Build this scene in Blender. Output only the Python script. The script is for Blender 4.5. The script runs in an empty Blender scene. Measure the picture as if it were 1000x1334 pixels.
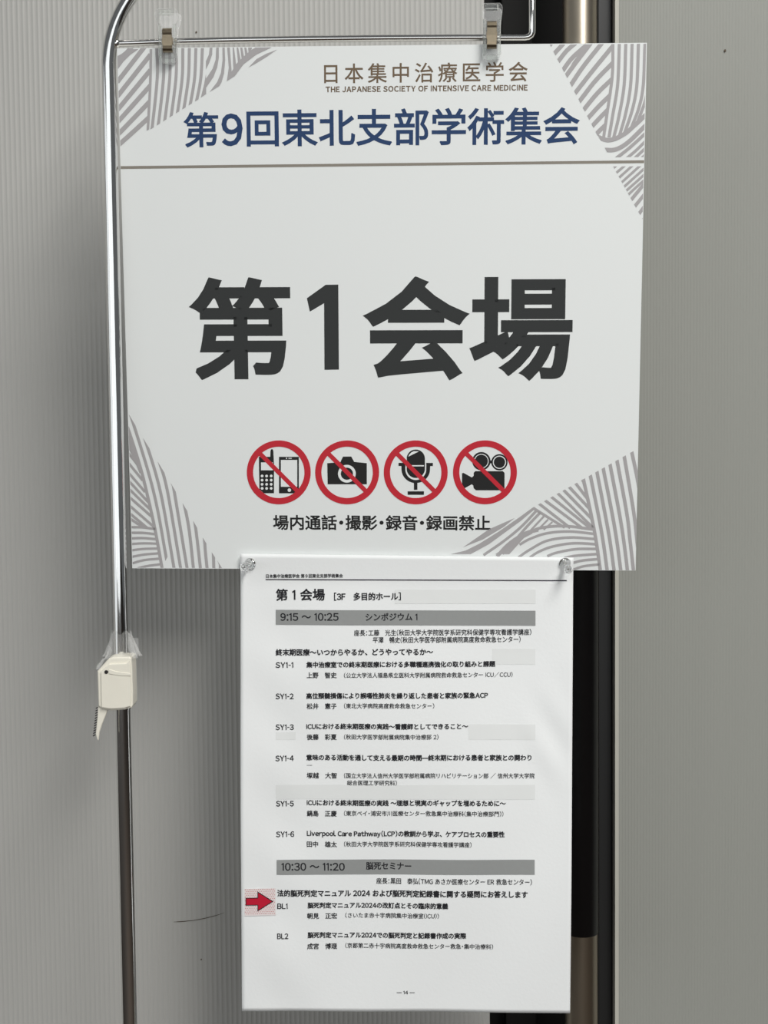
import bpy, bmesh, math, random
from mathutils import Vector, Matrix
from mathutils.geometry import tessellate_polygon
random.seed(4)
scene = bpy.context.scene
COL = scene.collection

# ---------------------------------------------------------------- camera
IW, IH, F = 1000.0, 1334.0, 2000.0          # frame and focal length in pixels
CAM = Vector((0, 0, 1.45))
g_c = Vector((300/F, 29833/F, 1)).normalized()           # gravity seen by the camera (x right, y down, z forward)
Yc = (Vector((0, 0, 1)) - g_c*g_c.z).normalized()
Zc = -g_c
Xc = Yc.cross(Zc)
M = Matrix((Xc, Yc, Zc))                                 # camera frame -> world frame
cd = bpy.data.cameras.new('camera'); cam = bpy.data.objects.new('camera', cd); COL.objects.link(cam)
cd.sensor_fit = 'VERTICAL'; cd.sensor_height = 24; cd.lens = 24*F/IH
cd.clip_start = 0.01
cr = Matrix((M @ Vector((1, 0, 0)), M @ Vector((0, -1, 0)), M @ Vector((0, 0, -1)))).transposed()
cam.matrix_world = Matrix.Translation(CAM) @ cr.to_4x4()
scene.camera = cam

# ---------------------------------------------------------------- light
w = bpy.data.worlds.new('world'); scene.world = w; w.use_nodes = True
bg = w.node_tree.nodes['Background']; bg.inputs[0].default_value = (0.93, 0.97, 1.0, 1); bg.inputs[1].default_value = 0.15
def area(name, loc, target, sx, sy, power, color=(1, 1, 1)):
    l = bpy.data.lights.new(name, 'AREA'); l.shape = 'RECTANGLE'; l.size = sx; l.size_y = sy
    l.energy = power; l.color = color
    o = bpy.data.objects.new(name, l); COL.objects.link(o); o.location = loc
    o.rotation_euler = (Vector(target)-Vector(loc)).to_track_quat('-Z', 'Y').to_euler()
    return o
area('ceiling_light', (0.82, -1.0, 2.95), (0.82, -0.999, 0), 0.65, 2.4, 110, (1, 0.985, 0.955))
area('window_light', (-3.0, -8.0, 2.25), (-2.2, 1.0, 2.25), 11.0, 4.2, 200, (0.95, 0.985, 1))
area('side_window_light', (-6.5, -2.6, 1.65), (0, -2.2, 1.65), 7.0, 3.0, 70, (0.95, 0.985, 1))
scene.view_settings.view_transform = 'Standard'; scene.view_settings.look = 'None'
scene.view_settings.exposure = -0.22; scene.view_settings.gamma = 1; scene.view_settings.use_curve_mapping = False

# ---------------------------------------------------------------- helpers
def ray(u, v): return M @ Vector(((u-IW/2)/F, (v-IH/2)/F, 1))
def onY(u, v, Y):                                        # point of the vertical plane y=Y seen at pixel (u, v)
    d = ray(u, v); return CAM + d*(Y/d.y)
def onplane(u, v, P, N):
    d = ray(u, v); return CAM + d*((P-CAM).dot(N)/d.dot(N))
def tag(o, label=None, cat=None, group=None, kind=None):
    if label: o['label'] = label
    if cat: o['category'] = cat
    if group: o['group'] = group
    if kind: o['kind'] = kind
    return o
def empty(name, mat=None, loc=None):
    o = bpy.data.objects.new(name, None); COL.objects.link(o); o.empty_display_size = 0.02
    if mat: o.matrix_world = mat
    if loc: o.location = loc
    return o
def mesh_obj(name, verts, faces, mat, parent=None, smooth=False):
    me = bpy.data.meshes.new(name); me.from_pydata([tuple(v) for v in verts], [], faces); me.update()
    me.materials.append(mat)
    if smooth: me.polygons.foreach_set('use_smooth', [True]*len(me.polygons))
    o = bpy.data.objects.new(name, me); COL.objects.link(o)
    if parent: o.parent = parent
    return o
def bm_obj(name, bm, mat, parent=None, smooth=False):
    bmesh.ops.recalc_face_normals(bm, faces=bm.faces)
    me = bpy.data.meshes.new(name); bm.to_mesh(me); bm.free(); me.materials.append(mat)
    if smooth: me.polygons.foreach_set('use_smooth', [True]*len(me.polygons))
    o = bpy.data.objects.new(name, me); COL.objects.link(o)
    if parent: o.parent = parent
    return o
def box_bm(x0, x1, y0, y1, z0, z1, bevel=0, bm=None):
    own = bm is None
    b = bmesh.new()
    vs = [b.verts.new((x, y, z)) for x in (x0, x1) for y in (y0, y1) for z in (z0, z1)]
    for f in ((0, 1, 3, 2), (4, 6, 7, 5), (0, 4, 5, 1), (2, 3, 7, 6), (0, 2, 6, 4), (1, 5, 7, 3)): b.faces.new([vs[i] for i in f])
    if bevel: bmesh.ops.bevel(b, geom=list(b.edges), offset=bevel, segments=2, affect='EDGES', profile=0.6)
    if own: return b
    me = bpy.data.meshes.new('t'); b.to_mesh(me); b.free(); bm.from_mesh(me); bpy.data.meshes.remove(me)
    return bm
def prism_bm(pts, y0, y1, bevel=0, seg=2):               # outline in x,z extruded along y
    b = bmesh.new()
    A = [b.verts.new((p[0], y0, p[1])) for p in pts]; B = [b.verts.new((p[0], y1, p[1])) for p in pts]
    n = len(pts); b.faces.new(A); b.faces.new(B[::-1])
    for i in range(n): b.faces.new((A[i], B[i], B[(i+1) % n], A[(i+1) % n]))
    bmesh.ops.recalc_face_normals(b, faces=b.faces)
    if bevel:
        es = [e for e in b.edges if abs(e.verts[0].co.y-e.verts[1].co.y) < 1e-9]
        bmesh.ops.bevel(b, geom=es, offset=bevel, segments=seg, affect='EDGES', profile=0.6)
    return b
def tube(name, pts, radii, mat, parent=None, n=24, caps=True):
    pts = [Vector(p) for p in pts]
    if not isinstance(radii, (list, tuple)): radii = [radii]*len(pts)
    vs, fs = [], []; up = None
    for i, p in enumerate(pts):
        t = ((pts[min(i+1, len(pts)-1)]-p).normalized() + (p-pts[max(i-1, 0)]).normalized()).normalized()
        if up is None:
            up = t.orthogonal().normalized()
        up = (up - t*up.dot(t)).normalized(); s = t.cross(up)
        for k in range(n):
            a = 2*math.pi*k/n; vs.append(p + (up*math.cos(a)+s*math.sin(a))*radii[i])
    for i in range(len(pts)-1):
        for k in range(n):
            fs.append((i*n+k, i*n+(k+1) % n, (i+1)*n+(k+1) % n, (i+1)*n+k))
    nb = len(fs)
    if caps:                                             # own vertices, so that the end discs do not bend the shading
        k0 = len(vs); vs += vs[:n]+vs[(len(pts)-1)*n:len(pts)*n]
        fs.append(tuple(range(k0, k0+n))[::-1]); fs.append(tuple(range(k0+n, k0+2*n)))
    o = mesh_obj(name, vs, fs, mat, parent)
    o.data.polygons.foreach_set('use_smooth', [i < nb for i in range(len(fs))])
    return o
def lathe_bm(profile, n=24):                             # profile (r, y): axis along -y
    b = bmesh.new(); rings = []
    for r, y in profile:
        if r < 1e-7: rings.append([b.verts.new((0, y, 0))])
        else: rings.append([b.verts.new((r*math.cos(2*math.pi*k/n), y, r*math.sin(2*math.pi*k/n))) for k in range(n)])
    for A, B in zip(rings, rings[1:]):
        for k in range(n):
            q = [A[k % len(A)], A[(k+1) % n % len(A)], B[(k+1) % n % len(B)], B[k % len(B)]]
            u = []
            for v in q:
                if v not in u: u.append(v)
            if len(u) > 2: b.faces.new(u)
    return b

# ---------------------------------------------------------------- materials
def srgb(r, g, b):
    f = lambda c: (c/255/12.92) if c/255 <= 0.04045 else ((c/255+0.055)/1.055)**2.4
    return (f(r), f(g), f(b), 1)
def material(name, color, rough=0.5, metal=0.0, var=0.04, scale=60, bump=0.0, bscale=300, spec=0.5, trans=0.0, ior=1.45, stretch=(1, 1, 1), rvar=0.0, coat=0.0, alpha=1.0):
    m = bpy.data.materials.new(name); m.use_nodes = True; nt = m.node_tree; p = nt.nodes['Principled BSDF']
    tc = nt.nodes.new('ShaderNodeTexCoord'); mp = nt.nodes.new('ShaderNodeMapping'); mp.inputs['Scale'].default_value = stretch
    nt.links.new(tc.outputs['Object'], mp.inputs[0])
    nz = nt.nodes.new('ShaderNodeTexNoise'); nz.inputs['Scale'].default_value = scale; nz.inputs['Detail'].default_value = 4
    nt.links.new(mp.outputs[0], nz.inputs['Vector'])
    mx = nt.nodes.new('ShaderNodeMix'); mx.data_type = 'RGBA'
    mx.inputs[6].default_value = tuple(c*(1-var) for c in color[:3])+(1,); mx.inputs[7].default_value = tuple(min(1, c*(1+var)) for c in color[:3])+(1,)
    nt.links.new(nz.outputs['Fac'], mx.inputs[0]); nt.links.new(mx.outputs[2], p.inputs['Base Color'])
    p.inputs['Roughness'].default_value = rough; p.inputs['Metallic'].default_value = metal
    p.inputs['Specular IOR Level'].default_value = spec; p.inputs['Transmission Weight'].default_value = trans; p.inputs['IOR'].default_value = ior
    p.inputs['Coat Weight'].default_value = coat; p.inputs['Alpha'].default_value = 1 if isinstance(alpha, tuple) else alpha
    if isinstance(alpha, tuple):                         # clear plastic reflects more where it is seen edge-on
        lw = nt.nodes.new('ShaderNodeLayerWeight'); lw.inputs['Blend'].default_value = 0.35
        ma = nt.nodes.new('ShaderNodeMapRange'); ma.inputs[3].default_value = alpha[0]; ma.inputs[4].default_value = alpha[1]
        nt.links.new(lw.outputs['Facing'], ma.inputs[0]); nt.links.new(ma.outputs[0], p.inputs['Alpha'])
    if rvar:
        mr = nt.nodes.new('ShaderNodeMapRange'); mr.inputs[1].default_value = 0.35; mr.inputs[2].default_value = 0.7
        mr.inputs[3].default_value = max(0, rough-rvar); mr.inputs[4].default_value = rough+rvar
        nt.links.new(nz.outputs['Fac'], mr.inputs[0]); nt.links.new(mr.outputs[0], p.inputs['Roughness'])
    if bump:
        n2 = nt.nodes.new('ShaderNodeTexNoise'); n2.inputs['Scale'].default_value = bscale; n2.inputs['Detail'].default_value = 3
        nt.links.new(mp.outputs[0], n2.inputs['Vector'])
        bp = nt.nodes.new('ShaderNodeBump'); bp.inputs['Strength'].default_value = bump; bp.inputs['Distance'].default_value = 0.0005
        nt.links.new(n2.outputs['Fac'], bp.inputs['Height']); nt.links.new(bp.outputs[0], p.inputs['Normal'])
    return m
MT = dict(
 board=material('board_face', srgb(234, 237, 236), 0.42, var=0.008, scale=8, bump=0.05, bscale=900, spec=0.35),
 board_core=material('board_core', srgb(222, 222, 218), 0.8, var=0.03),
 paper=material('paper', srgb(244, 246, 246), 0.7, var=0.012, scale=25, bump=0.15, bscale=500, spec=0.25),
 paper_show=material('show_through', srgb(235, 237, 236), 0.7, var=0.02, scale=80, spec=0.25),
 grey=material('grey_stripe_ink', srgb(172, 169, 170), 0.45, var=0.02, scale=50, spec=0.35),
 navy=material('navy_ink', srgb(34, 62, 104), 0.45, var=0.05, scale=30, spec=0.35),
 black=material('black_ink', srgb(52, 54, 54), 0.5, var=0.05, scale=30, spec=0.3),
 textblack=material('caption_ink', srgb(36, 36, 36), 0.5, var=0.05, scale=30, spec=0.3),
 gold=material('bronze_ink', srgb(128, 110, 86), 0.45, var=0.05, scale=30, spec=0.35),
 gold2=material('bronze_text_ink', srgb(112, 94, 74), 0.45, var=0.05, scale=30, spec=0.35),
 rule=material('rule_ink', srgb(140, 134, 124), 0.45, var=0.05, scale=30, spec=0.35),
 red=material('red_ink', srgb(196, 40, 54), 0.4, var=0.06, scale=12, spec=0.4),
 toner=material('toner', srgb(38, 38, 42), 0.6, var=0.1, scale=80, spec=0.3),
 toner_soft=material('toner_thin', srgb(70, 70, 72), 0.6, var=0.1, scale=80, spec=0.3),
 tonerhead=material('toner_rule', srgb(48, 42, 54), 0.6, var=0.1, scale=80, spec=0.3),
 bar=material('bar_tint', srgb(152, 154, 153), 0.65, var=0.04, scale=400, spec=0.3),
 chrome=material('chrome', (0.78, 0.78, 0.77, 1), 0.09, 1, var=0.06, scale=40, bump=0.12, bscale=260, stretch=(1, 1, 0.12), rvar=0.05),
 wire=material('chrome_wire', (0.80, 0.79, 0.77, 1), 0.12, 1, var=0.04, scale=60),
 spring=material('spring_steel', srgb(150, 138, 118), 0.32, 1, var=0.12, scale=400, bump=0.2, bscale=1500),
 clear=material('clear_plastic', (0.96, 0.97, 0.96, 1), 0.06, 0, var=0.01, ior=1.47, bump=0.1, bscale=500, alpha=(0.10, 1.0)),
 clear_edge=material('clear_plastic_edge', (0.95, 0.97, 0.95, 1), 0.04, 0, var=0.01, trans=1.0, ior=1.3),
 pin=material('clear_pin_plastic', (0.97, 0.98, 0.98, 1), 0.03, 0, var=0.01, trans=1.0, ior=1.49),
 film=material('clear_tape', (0.98, 0.98, 0.96, 1), 0.12, 0, var=0.01, ior=1.45, bump=0.4, bscale=200, alpha=(0.07, 0.7)),
 cream=material('cream_plastic', srgb(238, 234, 220), 0.42, 0, var=0.05, scale=60, bump=0.08, bscale=300),
 darkhole=material('dark_rivet', srgb(35, 32, 30), 0.5),
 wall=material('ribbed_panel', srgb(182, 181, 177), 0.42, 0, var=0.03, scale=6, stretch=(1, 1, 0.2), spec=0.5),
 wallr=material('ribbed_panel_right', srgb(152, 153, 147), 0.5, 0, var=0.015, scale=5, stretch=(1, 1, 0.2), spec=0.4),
 edge=material('panel_edge', srgb(190, 188, 178), 0.5, 0, var=0.03),
 doorblack=material('door_black', srgb(14, 13, 12), 0.55, spec=0.2, metal=0, var=0.1, scale=8, stretch=(6, 6, 0.3)),
 frame=material('door_frame', srgb(34, 34, 34), 0.4, 0, var=0.05),
 steel=material('brushed_steel', srgb(176, 166, 150), 0.34, 1, var=0.06, scale=60, stretch=(1, 1, 0.05), rvar=0.05),
 grip=material('black_grip', srgb(8, 8, 10), 0.3, 0, var=0.2),
 floor=material('floor_carpet', srgb(70, 60, 52), 0.9, 0, var=0.2, scale=30, bump=0.3),
 speck=material('dirt_speck', srgb(86, 74, 60), 0.8, 0),
 sticker=material('sticker_film', srgb(238, 229, 228), 0.35, 0, var=0.02),
 stickerdot=material('sticker_dots', srgb(206, 128, 130), 0.4, 0),
 arrow=material('arrow_red', srgb(196, 22, 52), 0.35, 0, var=0.05),
)

# ---------------------------------------------------------------- setting
WY = 1.15                                                # front of the wall panels
GAP0, GAP1 = onY(634, 667, WY).x, onY(800.5, 667, WY).x
def lean(u0, v0, u1, v1, Y): return onY(u0, v0, Y).x, onY(u1, v1, Y).x
def ribbed(name, x0, x1, period, amp, mat, z0, z1, y, thick):
    n = int((x1-x0)/period); K = 8; vs = []; fs = []
    prof = []
    for i in range(n*K+1):
        x = x0+(x1-x0)*i/(n*K); ph = (i % K)/K
        a = amp*(0.75+0.5*random.random()) if i % K == K//2 else None
        s = 0.5-0.5*math.cos(2*math.pi*ph)
        prof.append((x, y-amp*s**2.4))
    prof += [(x1, y+thick), (x0, y+thick)]
    m = len(prof)
    for z in (z0, z1): vs += [(p[0], p[1], z) for p in prof]
    for i in range(m): fs.append((i, (i+1) % m, m+(i+1) % m, m+i))
    o = mesh_obj(name, vs, fs, mat)
    o.data.polygons.foreach_set('use_smooth', [i < n*K for i in range(len(fs))])
    return o
floor = mesh_obj('floor', [(-9, -12, 0), (9, -12, 0), (9, 1.6, 0), (-9, 1.6, 0), (-9, -12, -.05), (9, -12, -.05), (9, 1.6, -.05), (-9, 1.6, -.05)],
                 [(0, 1, 2, 3), (4, 7, 6, 5), (0, 4, 5, 1), (1, 5, 6, 2), (2, 6, 7, 3), (3, 7, 4, 0)], MT['floor']); tag(floor, kind='structure')
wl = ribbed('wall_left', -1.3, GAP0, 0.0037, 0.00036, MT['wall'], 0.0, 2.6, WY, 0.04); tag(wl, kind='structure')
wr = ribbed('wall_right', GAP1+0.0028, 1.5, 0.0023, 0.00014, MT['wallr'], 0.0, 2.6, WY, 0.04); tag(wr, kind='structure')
tr = bm_obj('trim_1', box_bm(GAP1, GAP1+0.0028, WY-0.0015, WY+0.04, 0, 2.6), MT['edge']); tag(tr, kind='structure')
door = bm_obj('door_1', box_bm(GAP0-0.03, GAP1+0.02, WY+0.062, WY+0.1, 0, 2.6), MT['doorblack']); tag(door, kind='structure')
fx0 = onY(777.5, 667, WY+0.012).x
fr = bm_obj('door_frame', box_bm(fx0, GAP1-0.0002, WY+0.01, WY+0.06, 0, 2.6, 0.0012), MT['frame'], door)
fr2 = bm_obj('door_stile', box_bm(onY(652, 100, WY+.05).x, onY(694, 100, WY+.05).x, WY+0.045, WY+0.061, 0, 2.6, 0.0012), MT['doorblack'], door)
HY = WY-0.012
hx = onY(756, 667, HY).x; hr = (onY(777.3, 667, HY).x-onY(734, 667, HY).x)/2
zend = onY(760, 1214, HY).z
zb = onY(760, 40, HY).z
hd = tube('door_handle', [(hx, HY, 0.75), (hx, HY, 0.76), (hx, HY, 2.08), (hx, HY, 2.09)], [hr*.8, hr, hr, hr*.8], MT['steel'], door, n=40)
grp = tube('handle_grip', [(hx, HY, zend), (hx, HY, zend+.0008), (hx, HY, zb-.06)], [hr+.0006, hr+.0011, hr+.0011], MT['grip'], hd, n=40)
for z in (0.85, 2.0):
    tube('handle_bracket', [(hx, HY, z), (hx, WY+0.07, z)], 0.007, MT['steel'], hd, n=16)
# small marks on the panels
def speck(u, v, r, parent):
    c = onY(u, v, WY-0.0007); b = bmesh.new()
    bmesh.ops.create_icosphere(b, subdivisions=1, radius=r, matrix=Matrix.Translation(c) @ Matrix.Diagonal((1, .3, 1.3, 1)))
    bm_obj('dirt_speck', b, MT['speck'], parent)
speck(255.5, 42, .0007, wl); speck(262, 1250, .0006, wl); speck(944, 66, .0009, wr)
tube('scuff_mark', [onY(u, v, WY-0.0005) for u, v in ((226, 1201), (237, 1200.5), (252, 1199), (266, 1196.5), (282, 1192.5), (292, 1189))],
     [.0001, .0003, .0002, .0003, .00022, .0001], MT['speck'], wl, n=6)

# ---------------------------------------------------------------- sign board frame
RX = M @ Vector((0.99905, 0.002789, -0.0435)); RD = M @ Vector((0.003912, 0.988188, 0.153198)); RN = M @ Vector((0.043414, -0.153223, 0.987238))
TL = CAM + M @ Vector((-0.172433, -0.299559, 0.991682))
BW, BH = 0.34, 0.341864
ORG = TL + RD*BH + RX*(BW/2)                             # bottom centre of the printed face
BM = Matrix((RX, RN, -RD)).transposed().to_4x4(); BM.translation = ORG
BMI = BM.inverted()
def bmap(u, v):
    p = BMI @ onplane(u, v, ORG, RN); return (p.x, p.z)
board = empty('sign_board', BM)
tag(board, 'white square venue sign board with large 第1会場 lettering hanging from the chrome stand', 'sign')
core = bm_obj('foam_panel', box_bm(-BW/2, BW/2, 0.0006, 0.005, 0, BH), MT['board_core'], board)
face = bm_obj('printed_face', box_bm(-BW/2, BW/2, 0.0, 0.0006, 0, BH), MT['board'], board)

# ---------------------------------------------------------------- lettering
ASCII = {i: i+0xFEE0 for i in range(0x21, 0x7f)}
GL = {}
def norm(s): return ''.join(chr(ASCII.get(ord(c), ord(c))) for c in s)
def load_glyphs(strings):
    chars = sorted(set(''.join(norm(s) for s in strings)) - {' ', '　'})
    tmp = []
    for c in chars+['口口', '口']:
        cu = bpy.data.curves.new('tmp', 'FONT'); cu.body = c; cu.size = 1; cu.resolution_u = 3 if len(c) < 2 else 1
        o = bpy.data.objects.new('tmp', cu); COL.objects.link(o); tmp.append((c, o, cu))
    bpy.context.view_layer.update(); dg = bpy.context.evaluated_depsgraph_get()
    for c, o, cu in tmp:
        e = o.evaluated_get(dg); me = e.to_mesh()
        vs = [(v.co.x, v.co.y) for v in me.vertices]; fs = [tuple(p.vertices) for p in me.polygons]
        e.to_mesh_clear(); GL[c] = (vs, fs)
        GL[c] += ((min(x for x, y in vs), max(x for x, y in vs), min(y for x, y in vs), max(y for x, y in vs)),)
    if 'Ｈ' in GL or 'Ｅ' in GL:                            # plain capital I and numeral 1 without serifs
        hb = GL['Ｅ'][2]; y0, y1 = hb[2], hb[3]; e = b_em = GL['口口'][2][1]-GL['口'][2][1]
        if 'Ｉ' in GL: GL['Ｉ'] = ([(.45*e, y0), (.52*e, y0), (.52*e, y1), (.45*e, y1)], [(0, 1, 2, 3)], (.45*e, .52*e, y0, y1))
        if '－' in GL: GL['－'] = ([(.36*e, .31*e+y0), (.62*e, .31*e+y0), (.62*e, .37*e+y0), (.36*e, .37*e+y0)], [(0, 1, 2, 3)], (.36*e, .62*e, .31*e+y0, .37*e+y0))
        if '１' in GL:
            q = [(.50*e, y0), (.575*e, y0), (.575*e, y1), (.515*e, y1), (.36*e, y1-.12*e), (.395*e, y1-.175*e), (.50*e, y1-.095*e)]
            GL['１'] = (q, [(0, 1, 2, 6), (2, 3, 6), (3, 4, 5, 6)], (.36*e, .575*e, y0, y1))
    for c in chars:
        vs, fs, bb = GL[c]; key = {}; idx = []
        for x, y in vs: idx.append(key.setdefault((round(x, 5), round(y, 5)), len(key)))
        pts = [None]*len(key)
        for i, k in enumerate(idx): pts[k] = vs[i]
        ed = {}
        for f in fs:
            g = [idx[i] for i in f]
            ar = sum(pts[g[i]][0]*pts[g[(i+1) % len(g)]][1]-pts[g[(i+1) % len(g)]][0]*pts[g[i]][1] for i in range(len(g)))
            if ar < 0: g = g[::-1]
            for a, b in zip(g, g[1:]+g[:1]):
                if a != b: ed[(a, b)] = ed.get((a, b), 0)+1
        bd = [(a, b) for (a, b) in ed if (b, a) not in ed]
        GL[c] = (vs, fs, bb, pts, bd)
    for c, o, cu in tmp: bpy.data.objects.remove(o); bpy.data.curves.remove(cu)
    em = GL['口口'][2][1]-GL['口'][2][1]
    b = GL['口'][2]
    return em, (b[2]+b[3])/2
def layout(s, track=0.0):
    """glyphs placed in em units (centre line at 0): list of (char, dx) and ink extent"""
    out = []; x = 0
    for raw, c in zip(s, norm(s)):
        if c == '　': x += EM; continue
        if c == ' ': x += EM*.3; continue
        x0, x1, _, _ = GL[c][2]
        if ord(raw) < 0x7f:                              # proportional western letters
            sb = EM*(.085 if raw == 'I' else .045) if raw.isalnum() else EM*.07
            out.append((c, x+sb-x0)); x += (x1-x0)+2*sb
            if raw == '1': x += EM*.05
        elif c in '・（）()：、':
            wd = x1-x0; half = EM*.5
            out.append((c, x+(half-wd)/2-x0)); x += half
            if c == '、': x += EM*.5
        else:
            out.append((c, x)); x += EM
        x += track*EM
    x0 = min(dx+GL[c][2][0] for c, dx in out); x1 = max(dx+GL[c][2][1] for c, dx in out)
    return out, x0, x1
class Print:
    """flat print collected in a plane's own x,z; each later copy lies a hair above the last"""
    def __init__(s): s.v = []; s.f = []
    def tri(s, vs, fs, lay=0):
        n = len(s.v); s.v += [(x, z, lay) for x, z in vs]; s.f += [tuple(n+i for i in f) for f in fs]
    def build(s, name, mat, parent, base, dispf=None):
        vs = []
        for x, z, lay in s.v:
            vs.append((x, -(base+lay*8e-6)+(dispf(x, z) if dispf else 0), z))
        o = mesh_obj(name, vs, s.f, mat, parent); me = o.data
        b = bmesh.new(); b.from_mesh(me)
        b.normal_update()
        bmesh.ops.reverse_faces(b, faces=[f for f in b.faces if f.normal.y > 0])
        b.to_mesh(me); b.free()
        return o
def text(P, mp, s, x0, x1, yc, em, dil=0.0, dilx=None, track=0.0, box=None):
    """s fitted between pixels x0 and x1 with em height in px, centred on row yc; box=(top,bottom) fits the ink height too"""
    gl, a, b = layout(s, track)
    dx = dil if dilx is None else dilx
    pc = mp((x0+x1)/2, yc); pl = mp(x0+dx, yc); pr = mp(x1-dx, yc); pu = mp((x0+x1)/2, yc-10); pd = mp((x0+x1)/2, yc+10)
    kz = (pu[1]-pd[1])/20                                # metres per px
    kx = (pr[0]-pl[0])/(b-a); X0 = pl[0]
    Z0 = pc[1]; sz = em*kz/EM; cy = CY
    if box:
        lo = min(GL[c][2][2] for c, _ in gl); hi = max(GL[c][2][3] for c, _ in gl)
        sz = ((box[1]-box[0]-2*dil)*kz)/(hi-lo); cy = (lo+hi)/2
        Z0 = mp((x0+x1)/2, (box[0]+box[1])/2)[1]
    D = dil*kz; DX = dx*kz
    for c, d in gl:
        vs, fs, _, pts, bd = GL[c]
        m = lambda x, y: (X0+(x+d-a)*kx, Z0+(y-cy)*sz)
        P.tri([m(x, y) for x, y in vs], fs, 0)
        if dil < 0.03: continue
        q = [m(*p) for p in pts]; nrm = {}; inc = {}; outg = {}
        for e in bd:                                     # the outline runs anticlockwise: outward is to its right
            A, B = q[e[0]], q[e[1]]; tx, tz = B[0]-A[0], B[1]-A[1]; n = math.hypot(tx, tz)
            if n < 1e-9: continue
            nrm[e] = (tz/n, -tx/n); outg.setdefault(e[0], []).append(e); inc.setdefault(e[1], []).append(e)
        for k, (e, (nx, nz)) in enumerate(nrm.items()):
            A, B = q[e[0]], q[e[1]]
            P.tri([A, B, (B[0]+nx*DX, B[1]+nz*D), (A[0]+nx*DX, A[1]+nz*D)], [(0, 1, 2, 3)], 1+k % 3)
            for e2 in outg.get(e[1], []):
                n2 = nrm[e2]; cr_ = nx*n2[1]-nz*n2[0]; dt = nx*n2[0]+nz*n2[1]
                if cr_ <= 1e-4: continue
                V = B; P1 = (V[0]+nx*DX, V[1]+nz*D); P2 = (V[0]+n2[0]*DX, V[1]+n2[1]*D)
                if dt > -0.35:
                    s_ = 1/(1+dt); MPt = (V[0]+(nx+n2[0])*s_*DX, V[1]+(nz+n2[1])*s_*D)
                    P.tri([V, P1, MPt, P2], [(0, 1, 2, 3)], 4+k % 3)
                else: P.tri([V, P1, P2], [(0, 1, 2)], 4+k % 3)

BOARD_T = [('日本集中治療医学会', 422, 687, 0, 0, .25, (81.5, 107.5), 'gold2', .18),
           ('THE JAPANESE SOCIETY OF INTENSIVE CARE MEDICINE', 424, 687, 0, 0, .32, (111.5, 119.2), 'gold2', .08),
           ('第', 239.5, 284.5, 0, 0, 0.8, (146, 192), 'navy', 0), ('９', 288.5, 316, 0, 0, 1.15, (147.8, 190.5), 'navy', 0),
           ('回東北支部学術集会', 321, 754.5, 0, 0, 0.8, (141, 189.5), 'navy', 0),
           ('第', 249, 378.5, 0, 0, 3.3, (362, 494.5), 'black', 0),
           ('会', 475.4, 608.5, 0, 0, 3.6, (361, 494.5), 'black', 0), ('場', 612.3, 745.5, 0, 0, 3.3, (361, 495), 'black', 0),
           ('場内通話・撮影・録音・録画禁止', 355.6, 638.6, 0, 0, .45, (671, 690.8), 'textblack', 0)]
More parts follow.
